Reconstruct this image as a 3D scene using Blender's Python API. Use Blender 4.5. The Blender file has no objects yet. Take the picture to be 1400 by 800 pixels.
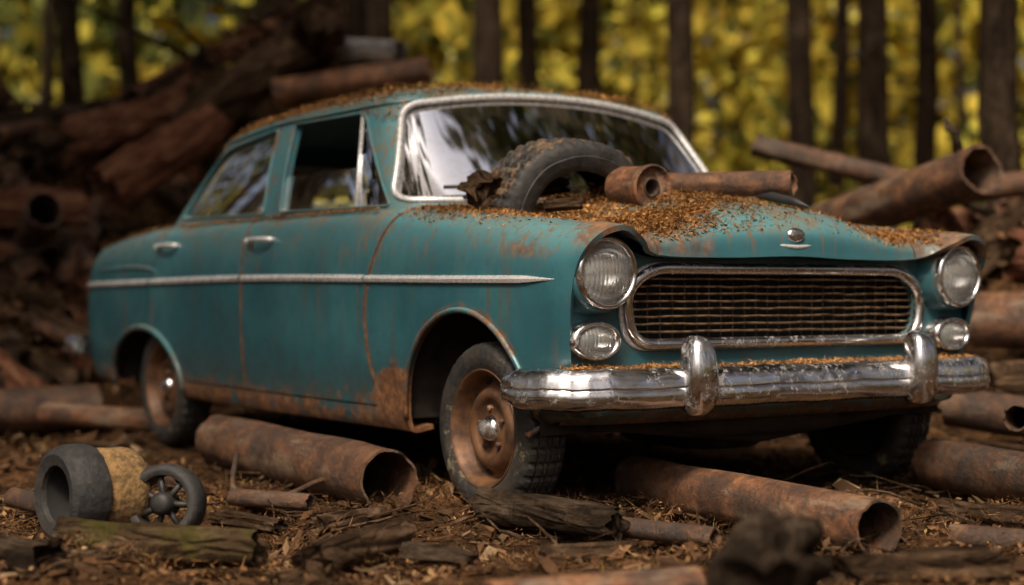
import bpy, bmesh, math, random, time
import numpy as np
from mathutils import Vector, Matrix
from mathutils.bvhtree import BVHTree
T0=time.time()
random.seed(7); rng=np.random.default_rng(7)
rad=math.radians
scene=bpy.context.scene
COL=scene.collection

# ---------------------------------------------------------------- mesh utils
def mk(name, verts, faces, mat=None, smooth=True, parent=None, sharp=None):
    me=bpy.data.meshes.new(name)
    me.from_pydata([tuple(map(float,v)) for v in verts],[],[tuple(int(i) for i in f) for f in faces])
    me.update()
    if smooth:
        me.polygons.foreach_set('use_smooth',[True]*len(me.polygons))
        if sharp: me.set_sharp_from_angle(angle=rad(sharp))
    ob=bpy.data.objects.new(name,me); COL.objects.link(ob)
    if mat: me.materials.append(mat)
    if parent: ob.parent=parent
    return ob

class MB:
    def __init__(s): s.v=[]; s.f=[]
    def add(s,v,f):
        o=len(s.v); s.v+= [tuple(map(float,p)) for p in v]; s.f+=[tuple(i+o for i in q) for q in f]
        return s
    def mk(s,name,mat=None,**k): return mk(name,s.v,s.f,mat,**k)

def fast_mesh(name,V,nf,k,mat,parent=None,colors=None):
    me=bpy.data.meshes.new(name)
    me.vertices.add(len(V)); me.vertices.foreach_set('co',V.astype(np.float32).ravel())
    me.loops.add(nf*k); me.loops.foreach_set('vertex_index',np.arange(nf*k,dtype=np.int32))
    me.polygons.add(nf); me.polygons.foreach_set('loop_start',np.arange(0,nf*k,k,dtype=np.int32))
    try: me.polygons.foreach_set('loop_total',np.full(nf,k,dtype=np.int32))
    except Exception: pass
    me.update(calc_edges=True)
    if colors is not None:
        a=me.color_attributes.new('Col','FLOAT_COLOR','POINT')
        a.data.foreach_set('color',colors.astype(np.float32).ravel())
    me.materials.append(mat)
    ob=bpy.data.objects.new(name,me); COL.objects.link(ob)
    if parent: ob.parent=parent
    return ob

def flakes(P,length,width,tilt=35):
    n=len(P)
    yaw=rng.uniform(0,2*np.pi,n); ti=np.radians(rng.normal(0,tilt,n)); ro=np.radians(rng.normal(0,tilt,n))
    a=np.stack([np.cos(yaw)*np.cos(ti),np.sin(yaw)*np.cos(ti),np.sin(ti)],1)
    b0=np.stack([-np.sin(yaw),np.cos(yaw),np.zeros(n)],1)
    up=np.cross(a,b0)
    b=b0*np.cos(ro)[:,None]+up*np.sin(ro)[:,None]
    nn=np.cross(a,b)
    L=(length*0.5)[:,None]; W=(width*0.5)[:,None]
    bend=rng.uniform(-.25,.25,n)[:,None]*L
    V=np.empty((n,4,3))
    V[:,0]=P-a*L; V[:,1]=P+b*W+nn*bend; V[:,2]=P+a*L; V[:,3]=P-b*W+nn*bend
    return V.reshape(-1,3)

def dense(P,n,closed=False):
    P=np.asarray(P,float)
    if closed: P=np.concatenate([P[-2:],P,P[:3]],0)
    K=len(P)
    d=np.linalg.norm(np.diff(P,axis=0),axis=-1).reshape(K-1,-1).mean(1)**0.6+1e-6
    sl=[(P[i+1]-P[i])/d[i] for i in range(K-1)]
    m=[sl[0]]+[(sl[i]*d[i-1]+sl[i-1]*d[i])/(d[i]+d[i-1]) for i in range(1,K-1)]+[sl[-1]]
    out=[]
    rngi=range(2,K-3) if closed else range(K-1)
    for i in rngi:
        for k in range(n):
            t=k/n; h=d[i]
            out.append((2*t**3-3*t**2+1)*P[i]+(t**3-2*t**2+t)*h*m[i]+(-2*t**3+3*t**2)*P[i+1]+(t**3-t**2)*h*m[i+1])
    if not closed: out.append(P[-1])
    return np.array(out)

def grid_faces(nu,nv,closev=False,closeu=False):
    f=[]
    for i in range(nu if closeu else nu-1):
        for j in range(nv if closev else nv-1):
            a=i*nv+j; b=i*nv+(j+1)%nv; c=((i+1)%nu)*nv+(j+1)%nv; d=((i+1)%nu)*nv+j
            f.append((a,b,c,d))
    return f

def tube(path,rr,n=8,closed=False,flat=1.0,upv=None,caps=True):
    path=[Vector(p) for p in path]; K=len(path)
    if not hasattr(rr,'__len__'): rr=[rr]*K
    V=[]; prev=None
    for i,p in enumerate(path):
        if closed: t=path[(i+1)%K]-path[i-1]
        else: t=path[min(i+1,K-1)]-path[max(i-1,0)]
        t.normalize()
        ref=Vector(upv) if upv else (prev if prev else (Vector((0,0,1)) if abs(t.z)<.9 else Vector((1,0,0))))
        a=ref-t*ref.dot(t); a.normalize(); b=t.cross(a)
        if not upv: prev=a
        for k in range(n):
            an=2*math.pi*k/n
            V.append(p+a*(math.cos(an)*rr[i])+b*(math.sin(an)*rr[i]*flat))
    F=grid_faces(K,n,closev=True,closeu=closed)
    if caps and not closed:
        F.append(tuple(range(n))[::-1]); F.append(tuple(range((K-1)*n,K*n)))
    return V,F

def lathe(prof,n,axis='y',c=(0,0,0),sgn=1,sy=1,sz=1,mod=None):
    V=[]
    for (r,a) in prof:
        for k in range(n):
            an=2*math.pi*k/n
            r2=r if mod is None else mod(r,a,k)
            p,q=r2*math.cos(an),r2*math.sin(an)
            if axis=='y': V.append((c[0]+p,c[1]+a*sgn,c[2]+q))
            elif axis=='x': V.append((c[0]+a*sgn,c[1]+p*sy,c[2]+q*sz))
            else: V.append((c[0]+p,c[1]+q,c[2]+a*sgn))
    return V,grid_faces(len(prof),n,closev=True)

def roundpoly(pts,r,n=5):
    out=[]; K=len(pts)
    for i in range(K):
        p=Vector(pts[i]); a=Vector(pts[i-1]); b=Vector(pts[(i+1)%K])
        rr=r[i] if hasattr(r,'__len__') else r
        da=(a-p).normalized(); db=(b-p).normalized()
        rr=min(rr,(a-p).length*.48,(b-p).length*.48)
        A=p+da*rr; B=p+db*rr
        for k in range(n+1):
            t=k/n; out.append(tuple((A*(1-t)**2+p*2*t*(1-t)+B*t*t)))
    return out

def resample(poly,step):
    out=[]; K=len(poly)
    for i in range(K):
        a=Vector(poly[i]); b=Vector(poly[(i+1)%K]); L=(b-a).length
        if L<1e-6: continue
        m=max(1,int(L/step))
        for k in range(m): out.append(tuple(a.lerp(b,k/m)))
    return out

def prism(name,pts,axis,a,b,mat=None,parent=None):
    def co(p,w):
        if axis=='y': return (p[0],w,p[1])
        if axis=='x': return (w,p[0],p[1])
        return (p[0],p[1],w)
    n=len(pts); V=[co(p,a) for p in pts]+[co(p,b) for p in pts]
    F=[tuple(range(n)),tuple(range(n,2*n))[::-1]]+[(i,(i+1)%n,n+(i+1)%n,n+i) for i in range(n)]
    ob=mk(name,V,F,mat,smooth=False,parent=parent)
    bm=bmesh.new(); bm.from_mesh(ob.data); bmesh.ops.recalc_face_normals(bm,faces=bm.faces); bm.to_mesh(ob.data); bm.free()
    return ob

def ribbon(line,w):
    L=[];Rr=[]
    for i,p in enumerate(line):
        a=Vector(line[max(i-1,0)]); b=Vector(line[min(i+1,len(line)-1)]); t=(b-a).normalized(); nn=Vector((-t.y,t.x))*w/2
        L.append(tuple(Vector(p)+nn)); Rr.append(tuple(Vector(p)-nn))
    return L+Rr[::-1]

def bake(ob):
    dg=bpy.context.evaluated_depsgraph_get(); dg.update()
    me=bpy.data.meshes.new_from_object(ob.evaluated_get(dg)); ob.modifiers.clear(); ob.data=me

def boolcut(ob,cutters,thick=None,sharp=38):
    if thick:
        m=ob.modifiers.new('s','SOLIDIFY'); m.thickness=thick; m.offset=-1; m.use_even_offset=False
    bake(ob)
    for c in cutters:
        m=ob.modifiers.new('b','BOOLEAN'); m.operation='DIFFERENCE'; m.solver='EXACT'; m.object=c
    bake(ob)
    for c in cutters: bpy.data.objects.remove(c)
    me=ob.data; me.polygons.foreach_set('use_smooth',[True]*len(me.polygons)); me.set_sharp_from_angle(angle=rad(sharp))

def bbox(mb,c,s,r=.2):
    V=[];nu,nv=14,20
    e=lambda x,p: math.copysign(abs(x)**p,x)
    for i in range(nu+1):
        a=-math.pi/2+math.pi*i/nu
        for j in range(nv):
            b=2*math.pi*j/nv
            V.append((c[0]+s[0]*e(math.cos(a),r)*e(math.cos(b),r),c[1]+s[1]*e(math.cos(a),r)*e(math.sin(b),r),c[2]+s[2]*e(math.sin(a),r)))
    mb.add(V,grid_faces(nu+1,nv,closev=True))

_tab=rng.random((256,256))
def vn(x,y,s=0):
    x=np.asarray(x,float)+s*17.3; y=np.asarray(y,float)+s*9.7
    ix=np.floor(x).astype(int); iy=np.floor(y).astype(int); fx=x-ix; fy=y-iy
    fx=fx*fx*(3-2*fx); fy=fy*fy*(3-2*fy)
    g=lambda a,b:_tab[a%256,b%256]
    return (g(ix,iy)*(1-fx)+g(ix+1,iy)*fx)*(1-fy)+(g(ix,iy+1)*(1-fx)+g(ix+1,iy+1)*fx)*fy

# ---------------------------------------------------------------- materials
class G:
    def __init__(s,name):
        s.m=bpy.data.materials.new(name); s.m.use_nodes=True; s.nt=s.m.node_tree; s.nt.nodes.clear()
        s.out=s.nt.nodes.new('ShaderNodeOutputMaterial')
    def set(s,sock,v):
        if isinstance(v,bpy.types.NodeSocket): s.nt.links.new(v,sock)
        elif v is not None:
            if hasattr(v,'__len__') and len(v)==3 and sock.type=='RGBA': v=(*v,1)
            sock.default_value=v
    def n(s,t,attrs={},**inp):
        nd=s.nt.nodes.new(t)
        for k,v in attrs.items(): setattr(nd,k,v)
        for k,v in inp.items():
            k2=k.replace('_',' ')
            key=k2 if k2 in nd.inputs else (int(k[1:]) if k[0]=='i' and k[1:].isdigit() else k2)
            s.set(nd.inputs[key],v)
        return nd
    def obj(s):
        return s.n('ShaderNodeTexCoord').outputs['Object']
    def objr(s):
        o=s.obj(); r=s.n('ShaderNodeObjectInfo').outputs['Random']
        return s.n('ShaderNodeVectorMath',{'operation':'ADD'},i0=o,i1=s.n('ShaderNodeVectorMath',{'operation':'SCALE'},i0=(13.,7.,5.),Scale=r).outputs[0]).outputs[0]
    def scl(s,v,k):
        return s.n('ShaderNodeVectorMath',{'operation':'MULTIPLY'},i0=v,i1=k).outputs[0]
    def noise(s,v,scale,detail=4,rough=.55):
        return s.n('ShaderNodeTexNoise',Vector=v,Scale=scale,Detail=detail,Roughness=rough).outputs['Fac']
    def ramp(s,f,st):
        nd=s.n('ShaderNodeValToRGB',Fac=f); cr=nd.color_ramp
        while len(cr.elements)<len(st): cr.elements.new(.5)
        for e,(p,c) in zip(cr.elements,st): e.position=p; e.color=(*c,1) if len(c)==3 else c
        return nd.outputs[0]
    def mix(s,f,a,b):
        nd=s.n('ShaderNodeMix',{'data_type':'RGBA'}); s.set(nd.inputs[0],f); s.set(nd.inputs[6],a); s.set(nd.inputs[7],b); return nd.outputs[2]
    def ma(s,op,a,b=None,c=None,clamp=False):
        nd=s.n('ShaderNodeMath',{'operation':op,'use_clamp':clamp}); s.set(nd.inputs[0],a)
        if b is not None: s.set(nd.inputs[1],b)
        if c is not None: s.set(nd.inputs[2],c)
        return nd.outputs[0]
    def mr(s,v,a,b,c=0.,d=1.):
        nd=s.n('ShaderNodeMapRange',{'interpolation_type':'SMOOTHSTEP'}); 
        for i,x in enumerate((v,a,b,c,d)): s.set(nd.inputs[i],x)
        return nd.outputs[0]
    def bump(s,h,st=.3,dist=.01):
        return s.n('ShaderNodeBump',Strength=st,Distance=dist,Height=h).outputs[0]
    def pr(s,**k):
        b=s.n('ShaderNodeBsdfPrincipled',**k); s.nt.links.new(b.outputs[0],s.out.inputs[0]); return b
    def df(s,**k):
        b=s.n('ShaderNodeBsdfDiffuse',**k); s.nt.links.new(b.outputs[0],s.out.inputs[0]); return b
    def fin(s,sh): s.nt.links.new(sh,s.out.inputs[0]); return s.m

def m_paint():
    g=G('weathered_teal_paint'); P=g.obj(); sp=g.n('ShaderNodeSeparateXYZ',Vector=P); x,y,z=sp.outputs
    nz=g.n('ShaderNodeSeparateXYZ',Vector=g.n('ShaderNodeNewGeometry').outputs['Normal']).outputs[2]
    n1=g.noise(P,2.2,6,.6); n2=g.noise(P,14,8,.65); n3=g.noise(P,60,4,.6)
    base=g.ramp(n1,[(.3,(.016,.068,.088)),(.52,(.024,.100,.123)),(.72,(.042,.142,.163))])
    base=g.mix(g.mr(n2,.45,.75,0,.45),base,(.014,.058,.070))
    base=g.mix(g.mr(n3,.55,.8,0,.22),base,(.08,.16,.17))
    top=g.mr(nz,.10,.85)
    base=g.mix(g.ma('MULTIPLY',top,.65),base,(.135,.28,.285))  # upward faces lighter: sky reflection painted into the base colour
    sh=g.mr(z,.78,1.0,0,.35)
    base=g.mix(sh,base,(.060,.19,.215))  # upper body lightened by height, also painted-in sky reflection
    st=g.noise(g.scl(P,(26.,26.,1.1)),1.,5,.6)
    str_=g.ma('MULTIPLY',g.mr(st,.50,.68),g.mr(g.noise(P,1.9,4),.42,.60))
    base=g.mix(g.ma('MULTIPLY',str_,.45),base,(.10,.058,.027))
    st2=g.noise(g.scl(P,(40.,40.,.9)),1.,3,.5)
    runs=g.ma('MULTIPLY',g.mr(st2,.56,.66),g.mr(g.ma('ADD',z,g.ma('MULTIPLY',g.noise(g.scl(P,(14.,14.,.5)),1.,2),.35)),1.0,1.15))
    base=g.mix(g.ma('MULTIPLY',runs,.75),base,(.18,.085,.030))
    dr=g.ma('MULTIPLY',g.mr(g.noise(g.scl(P,(34.,34.,.7)),1.,2),.58,.68),g.mr(z,.58,.80)); dr=g.ma('MULTIPLY',dr,g.mr(z,.815,.795))
    base=g.mix(g.ma('MULTIPLY',dr,.32),base,(.15,.07,.028))
    dust=g.ma('MULTIPLY',top,g.mr(g.noise(P,5,7,.7),.44,.62))
    base=g.mix(g.ma('MULTIPLY',dust,.6),base,(.20,.12,.05))
    low_brown=g.mr(z,.60,.25,0,.6)  # darker brown towards the bottom, broken up by noise
    base=g.mix(g.ma('MULTIPLY',low_brown,g.mr(n2,.3,.6)),base,(.05,.036,.02))
    wob=g.ma('MULTIPLY',g.ma('SUBTRACT',g.noise(P,18,6,.7),.5),.045)
    ms=[g.ma('MULTIPLY',g.mr(g.noise(g.scl(P,(1.,1.,.45)),6.5,9,.74),.638,.675),.85)]
    ms.append(g.ma('MULTIPLY',g.mr(g.ma('ADD',z,g.ma('MULTIPLY',wob,6.)),.40,.29),g.mr(g.noise(P,7,6,.7),.38,.52)))
    def seam(sx,w=.016):
        d=g.ma('ABSOLUTE',g.ma('ADD',g.ma('ADD',x,sx),wob)); ms.append(g.ma('MULTIPLY',g.mr(d,w,.003),g.mr(g.noise(P,3.5,4,.6),.36,.50)))
    seam(1.95,.022); seam(3.03,.016)
    q=g.ma('SUBTRACT',z,.66); cur=g.ma('SUBTRACT',.80,g.ma('MULTIPLY',q,q))
    d=g.ma('ABSOLUTE',g.ma('ADD',g.ma('ADD',x,cur),wob)); ms.append(g.mr(d,.024,.006,0,.9))
    def arch(cx,cz,rx,rz,w):
        a=g.ma('DIVIDE',g.ma('SUBTRACT',x,cx),rx); b=g.ma('DIVIDE',g.ma('SUBTRACT',z,cz),rz)
        r=g.ma('SQRT',g.ma('ADD',g.ma('MULTIPLY',a,a),g.ma('MULTIPLY',b,b)))
        ms.append(g.ma('MULTIPLY',g.mr(g.ma('ADD',r,g.ma('MULTIPLY',wob,3.)),1+w,1+w*.4),g.mr(g.noise(P,5,5,.7),.45,.58,.0,.8)))
    arch(-.11,.29,.41,.40,.10); arch(-3.17,.28,.48,.295,.09)
    def blob(cx,cz,r):
        a=g.ma('SUBTRACT',x,cx); b=g.ma('SUBTRACT',z,cz)
        r0=g.ma('SQRT',g.ma('ADD',g.ma('MULTIPLY',a,a),g.ma('MULTIPLY',b,b)))
        ms.append(g.mr(g.ma('ADD',r0,g.ma('MULTIPLY',wob,5.)),r,r*.75))
    blob(-.61,.34,.17)
    hf=g.ma('MULTIPLY',g.mr(x,.0,.28),g.mr(z,.86,.90)); hf=g.ma('MULTIPLY',hf,g.mr(g.ma('ABSOLUTE',y),.33,.40)); hf=g.ma('MULTIPLY',hf,g.mr(g.noise(g.scl(P,(4.,9.,2.)),1.3,7,.65),.42,.58,0,.8))
    ms.append(hf)
    r=ms[0]
    for m in ms[1:]: r=g.ma('MAXIMUM',r,m)
    rc=g.ramp(g.noise(P,25,6,.7),[(.3,(.040,.016,.007)),(.5,(.130,.052,.018)),(.7,(.28,.13,.044))])
    col=g.mix(r,base,rc)
    ro=g.mix(r,g.mr(n2,.3,.8,.28,.52),(.9,.9,.9))
    b=g.pr(Base_Color=col,Roughness=ro,Normal=g.bump(g.ma('ADD',g.ma('MULTIPLY',n3,.35),g.ma('MULTIPLY',r,g.noise(P,90,3))),.28,.004))
    b.inputs['Coat Weight'].default_value=.18; b.inputs['Coat Roughness'].default_value=.22
    return g.m

def m_chrome(name='pitted_chrome',dirt=.5,rmin=.10,rmax=.24,bright=1.,metal=1.):
    g=G(name); P=g.obj(); n=g.noise(P,45,8,.75); n2=g.noise(P,6,7,.75)
    msk=g.ma('MULTIPLY',g.mr(n,.50,.62),g.mr(n2,.44,.60),None,True); msk=g.ma('MULTIPLY',msk,dirt*2.,None,True)
    film=g.mr(g.noise(g.scl(P,(1.,1.,3.)),4,6,.7),.4,.7,.0,.4)
    msk=g.ma('MAXIMUM',msk,g.ma('MULTIPLY',film,dirt))
    col=g.mix(msk,g.ramp(n2,[(.3,(.60*bright,.59*bright,.59*bright)),(.7,(.80*bright,.79*bright,.78*bright))]),(.14,.075,.036))
    g.pr(Base_Color=col,Metallic=g.ma('SUBTRACT',metal,g.ma('MULTIPLY',msk,.9*metal)),Roughness=g.ma('ADD',g.ma('MULTIPLY',msk,.5),g.mr(n,.3,.8,rmin,rmax)),Normal=g.bump(g.noise(P,9,4),.15,.004))
    return g.m

def m_simple(name,c,ro=.6,metal=0,var=.4,sc=12,bs=.3,bd=.005,c2=None):
    g=G(name); P=g.objr(); n=g.noise(P,sc,7,.65)
    c2=c2 or tuple(v*(1-var) for v in c)
    g.pr(Base_Color=g.mix(g.mr(n,.35,.65),c,c2),Roughness=ro,Metallic=metal,Normal=g.bump(n,bs,bd)); return g.m

def m_rust(name='rusted_iron',tone=1.):
    g=G(name); P=g.objr(); n=g.noise(P,7,9,.75); n2=g.noise(P,34,6,.75); n3=g.noise(g.scl(P,(1.,4.,4.)),2.5,6,.7)
    rd=g.n('ShaderNodeObjectInfo').outputs['Random']
    c=g.ramp(n,[(.32,(.018*tone,.011*tone,.008*tone)),(.45,(.072*tone,.030*tone,.014*tone)),(.56,(.19*tone,.076*tone,.028*tone)),(.70,(.34*tone,.175*tone,.08*tone))])
    c=g.mix(g.mr(n2,.46,.66,0,.75),c,(.030,.019,.013))
    c=g.mix(g.mr(n3,.52,.64,0,.6),c,(.25*tone,.185*tone,.125*tone))
    c=g.mix(g.mr(g.noise(P,3,6,.7),.52,.64,0,.7),c,(.028,.019,.014))
    c=g.mix(g.ma('MULTIPLY',rd,.4),c,(.045,.030,.02))
    h=g.ma('ADD',g.ma('MULTIPLY',n,.6),g.ma('MULTIPLY',n2,.4))
    g.pr(Base_Color=c,Roughness=g.mr(n2,.3,.7,.40,.85),Normal=g.bump(h,1.,.022)); return g.m

def m_bark(name,c1,c2,c3,moss=0,axis='x'):
    g=G(name); P=g.objr(); k=(1.6,6.,6.) if axis=='x' else (7.,7.,1.2)
    n=g.noise(g.scl(P,k),2.4,9,.75); n2=g.noise(P,20,7,.75)
    v=g.n('ShaderNodeTexVoronoi',{'feature':'DISTANCE_TO_EDGE'},Vector=g.scl(P,k),Scale=3.).outputs[0]
    c=g.ramp(n,[(.32,c1),(.48,c2),(.64,c3)])
    c=g.mix(g.mr(n2,.5,.68,0,.6),c,c1)
    c=g.mix(g.mr(g.noise(P,2.6,6,.75),.52,.62,0,.55),c,tuple(min(1,q*1.4+.01) for q in c3))
    if moss: c=g.mix(g.mr(g.noise(P,6,8,.8),.50,.58,0,moss),c,(.075,.066,.018))
    h=g.ma('ADD',g.ma('MULTIPLY',n,.7),g.ma('MULTIPLY',g.mr(v,0,.15),.3)); h=g.ma('ADD',h,g.ma('MULTIPLY',n2,.5))
    g.df(Color=c,Normal=g.bump(h,1.,.045)); return g.m

def m_island(name,stops,dk=.75):
    g=G(name); r=g.n('ShaderNodeNewGeometry').outputs['Random Per Island']
    c=g.ramp(r,stops)
    P=g.obj(); c=g.mix(g.mr(g.noise(P,2.5,5,.6),.38,.60,0,dk),c,(.045,.025,.014))
    g.df(Color=c); return g.m

def m_foliage():
    g=G('autumn_foliage'); a=g.n('ShaderNodeVertexColor',{'layer_name':'Col'}).outputs[0]
    r=g.n('ShaderNodeNewGeometry').outputs['Random Per Island']
    c=g.mix(g.ma('MULTIPLY',r,.35),a,(.13,.11,.025))
    g.df(Color=c); return g.m

def m_glass(name='dusty_glass',dust=.10,tint=(.5,.55,.53),ior=1.5):
    g=G(name); P=g.obj()
    tr=g.n('ShaderNodeBsdfTransparent',Color=tint)
    gl=g.n('ShaderNodeBsdfGlossy',Color=(1,1,1),Roughness=.03)
    fr=g.n('ShaderNodeFresnel',IOR=ior).outputs[0]
    m1=g.n('ShaderNodeMixShader',Fac=fr); g.nt.links.new(tr.outputs[0],m1.inputs[1]); g.nt.links.new(gl.outputs[0],m1.inputs[2])
    df=g.n('ShaderNodeBsdfDiffuse',Color=(.16,.13,.09))
    m2=g.n('ShaderNodeMixShader',Fac=g.mr(g.noise(P,4,7,.7),.40,.75,dust*.1,dust*2.5)); g.nt.links.new(m1.outputs[0],m2.inputs[1]); g.nt.links.new(df.outputs[0],m2.inputs[2])
    return g.fin(m2.outputs[0])

def m_lens():
    g=G('headlight_lens'); P=g.obj()
    w=g.n('ShaderNodeTexWave',{'bands_direction':'Y'},Vector=P,Scale=22.,Distortion=.6).outputs['Fac']
    w2=g.n('ShaderNodeTexWave',{'bands_direction':'Z'},Vector=P,Scale=7.,Distortion=.4).outputs['Fac']
    h=g.ma('ADD',w,g.ma('MULTIPLY',w2,.5))
    dirt=g.mr(g.noise(P,16,7,.7),.42,.72,.06,.45)
    b=g.n('ShaderNodeBsdfPrincipled',Base_Color=(.85,.87,.85),Roughness=.08,Normal=g.bump(h,.45,.004)); b.inputs['Transmission Weight'].default_value=.85
    d=g.n('ShaderNodeBsdfDiffuse',Color=(.28,.25,.20)); mx=g.n('ShaderNodeMixShader',Fac=dirt)
    g.nt.links.new(b.outputs[0],mx.inputs[1]); g.nt.links.new(d.outputs[0],mx.inputs[2]); return g.fin(mx.outputs[0])

def m_tire(name='cracked_rubber',moss=.63,mc=(.24,.20,.12),dust=.5):
    g=G(name); P=g.obj(); n=g.noise(P,9,8,.75); n2=g.noise(P,40,6,.7)
    c=g.mix(g.mr(n2,.4,.7),(.012,.012,.012),(.036,.032,.028))
    c=g.mix(g.mr(n,moss-.05,moss,0,.8),c,mc)
    c=g.mix(g.mr(g.noise(P,4,5),.45,.62,0,dust),c,(.06,.045,.03))
    g.pr(Base_Color=c,Roughness=.65,Normal=g.bump(n2,.7,.008)); return g.m

def m_ground():
    g=G('forest_floor'); P=g.obj(); n=g.noise(P,2.5,8,.65); n2=g.noise(P,22,8,.75); n3=g.noise(P,.5,5)
    c=g.ramp(n2,[(.30,(.018,.011,.008)),(.44,(.062,.032,.017)),(.55,(.14,.070,.032)),(.68,(.26,.15,.075))])
    c=g.mix(g.mr(n,.42,.60,0,.7),c,(.032,.020,.013))
    c=g.mix(g.mr(n3,.45,.65,0,.3),c,(.06,.04,.018))
    g.df(Color=c,Normal=g.bump(n2,1.,.035)); return g.m

PAINT=m_paint(); CHROME=m_chrome('pitted_chrome',.26); CHROME2=m_chrome('dull_chrome',.65); TRIM=m_chrome('trim_metal',.08,.22,.36,.95,.45)
RUST=m_rust(); RUSTP=m_rust('pale_rusted_iron',1.3); RUSTD=m_rust('dark_rusted_iron',.6)
BARK=m_bark('log_bark',(.016,.011,.008),(.058,.036,.022),(.16,.10,.06))
CHAR=m_bark('dark_bark',(.010,.008,.006),(.034,.024,.017),(.10,.07,.046))
MOSS=m_bark('mossy_bark',(.018,.013,.009),(.06,.038,.022),(.13,.09,.05),.8)
TRUNK=m_bark('trunk_bark',(.014,.010,.007),(.038,.026,.018),(.085,.058,.038),0,'z')
REDB=m_bark('reddish_bark',(.030,.014,.009),(.13,.052,.030),(.26,.135,.08))
GLASS=m_glass(); GLASSD=m_glass('very_dusty_glass',.16,(.30,.31,.29),1.42); LENS=m_lens(); TIRE=m_tire(); TIREK=m_tire('black_cracked_rubber',.70,(.12,.09,.06),.15); TIREB=m_tire('dirt_caked_tread',.56,(.15,.09,.045),.4)
DARK=m_simple('dark_interior',(.012,.011,.010),.9); SEAT=m_simple('worn_seat_vinyl',(.05,.035,.025),.7,var=.5)
UNDER=m_simple('underbody',(.03,.02,.013),.9,var=.6)
RIM=m_simple('rusted_rim',(.17,.080,.036),.55,.3,sc=9,bs=.6,c2=(.052,.026,.015))
BARM=m_simple('tarnished_bars',(.26,.17,.10),.45,.6,sc=30,bs=.5,c2=(.06,.035,.02))
BLACKM=m_simple('black_rubber',(.02,.018,.017),.6,var=.5)
REDL=m_simple('red_lens',(.2,.01,.008),.25,var=.3)
LITTER=m_island('dry_litter',[(0,(.05,.024,.013)),(.2,(.17,.078,.032)),(.45,(.33,.18,.08)),(.65,(.09,.045,.022)),(.85,(.20,.10,.045)),(.96,(.44,.29,.15)),(1.,(.50,.34,.07))],.85)
NEEDLE=m_island('pine_needles',[(0,(.13,.052,.018)),(.35,(.36,.165,.052)),(.7,(.50,.27,.10)),(1.,(.20,.085,.03))],.5)
CHIP=m_island('bark_chips',[(0,(.026,.017,.011)),(.35,(.09,.046,.024)),(.6,(.20,.11,.055)),(.8,(.06,.036,.022)),(1.,(.30,.20,.115))])
FOL=m_foliage(); GROUND=m_ground()
def m_canopy():
    g=G('pine_foliage'); r=g.n('ShaderNodeNewGeometry').outputs['Random Per Island']; o=g.n('ShaderNodeObjectInfo').outputs['Random']
    a=g.ramp(r,[(0,(.015,.03,.008)),(.5,(.04,.06,.014)),(1,(.09,.10,.02))]); b=g.ramp(r,[(0,(.14,.11,.012)),(.5,(.35,.26,.02)),(1,(.55,.40,.03))])
    c=g.mix(g.mr(o,.55,.6),a,b); g.df(Color=c); return g.m
CANOPY=m_canopy()

# ================================================================= CAR
car=bpy.data.objects.new('abandoned_sedan_car',None); COL.objects.link(car)
TH=math.atan2(.5534,.8329)
car.location=(.696,6.042,0); car.rotation_euler=(0,0,-(math.pi/2-TH))
HW=.98
CARM=Matrix.Translation(car.location)@Matrix.Rotation(car.rotation_euler.z,4,'Z')

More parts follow.
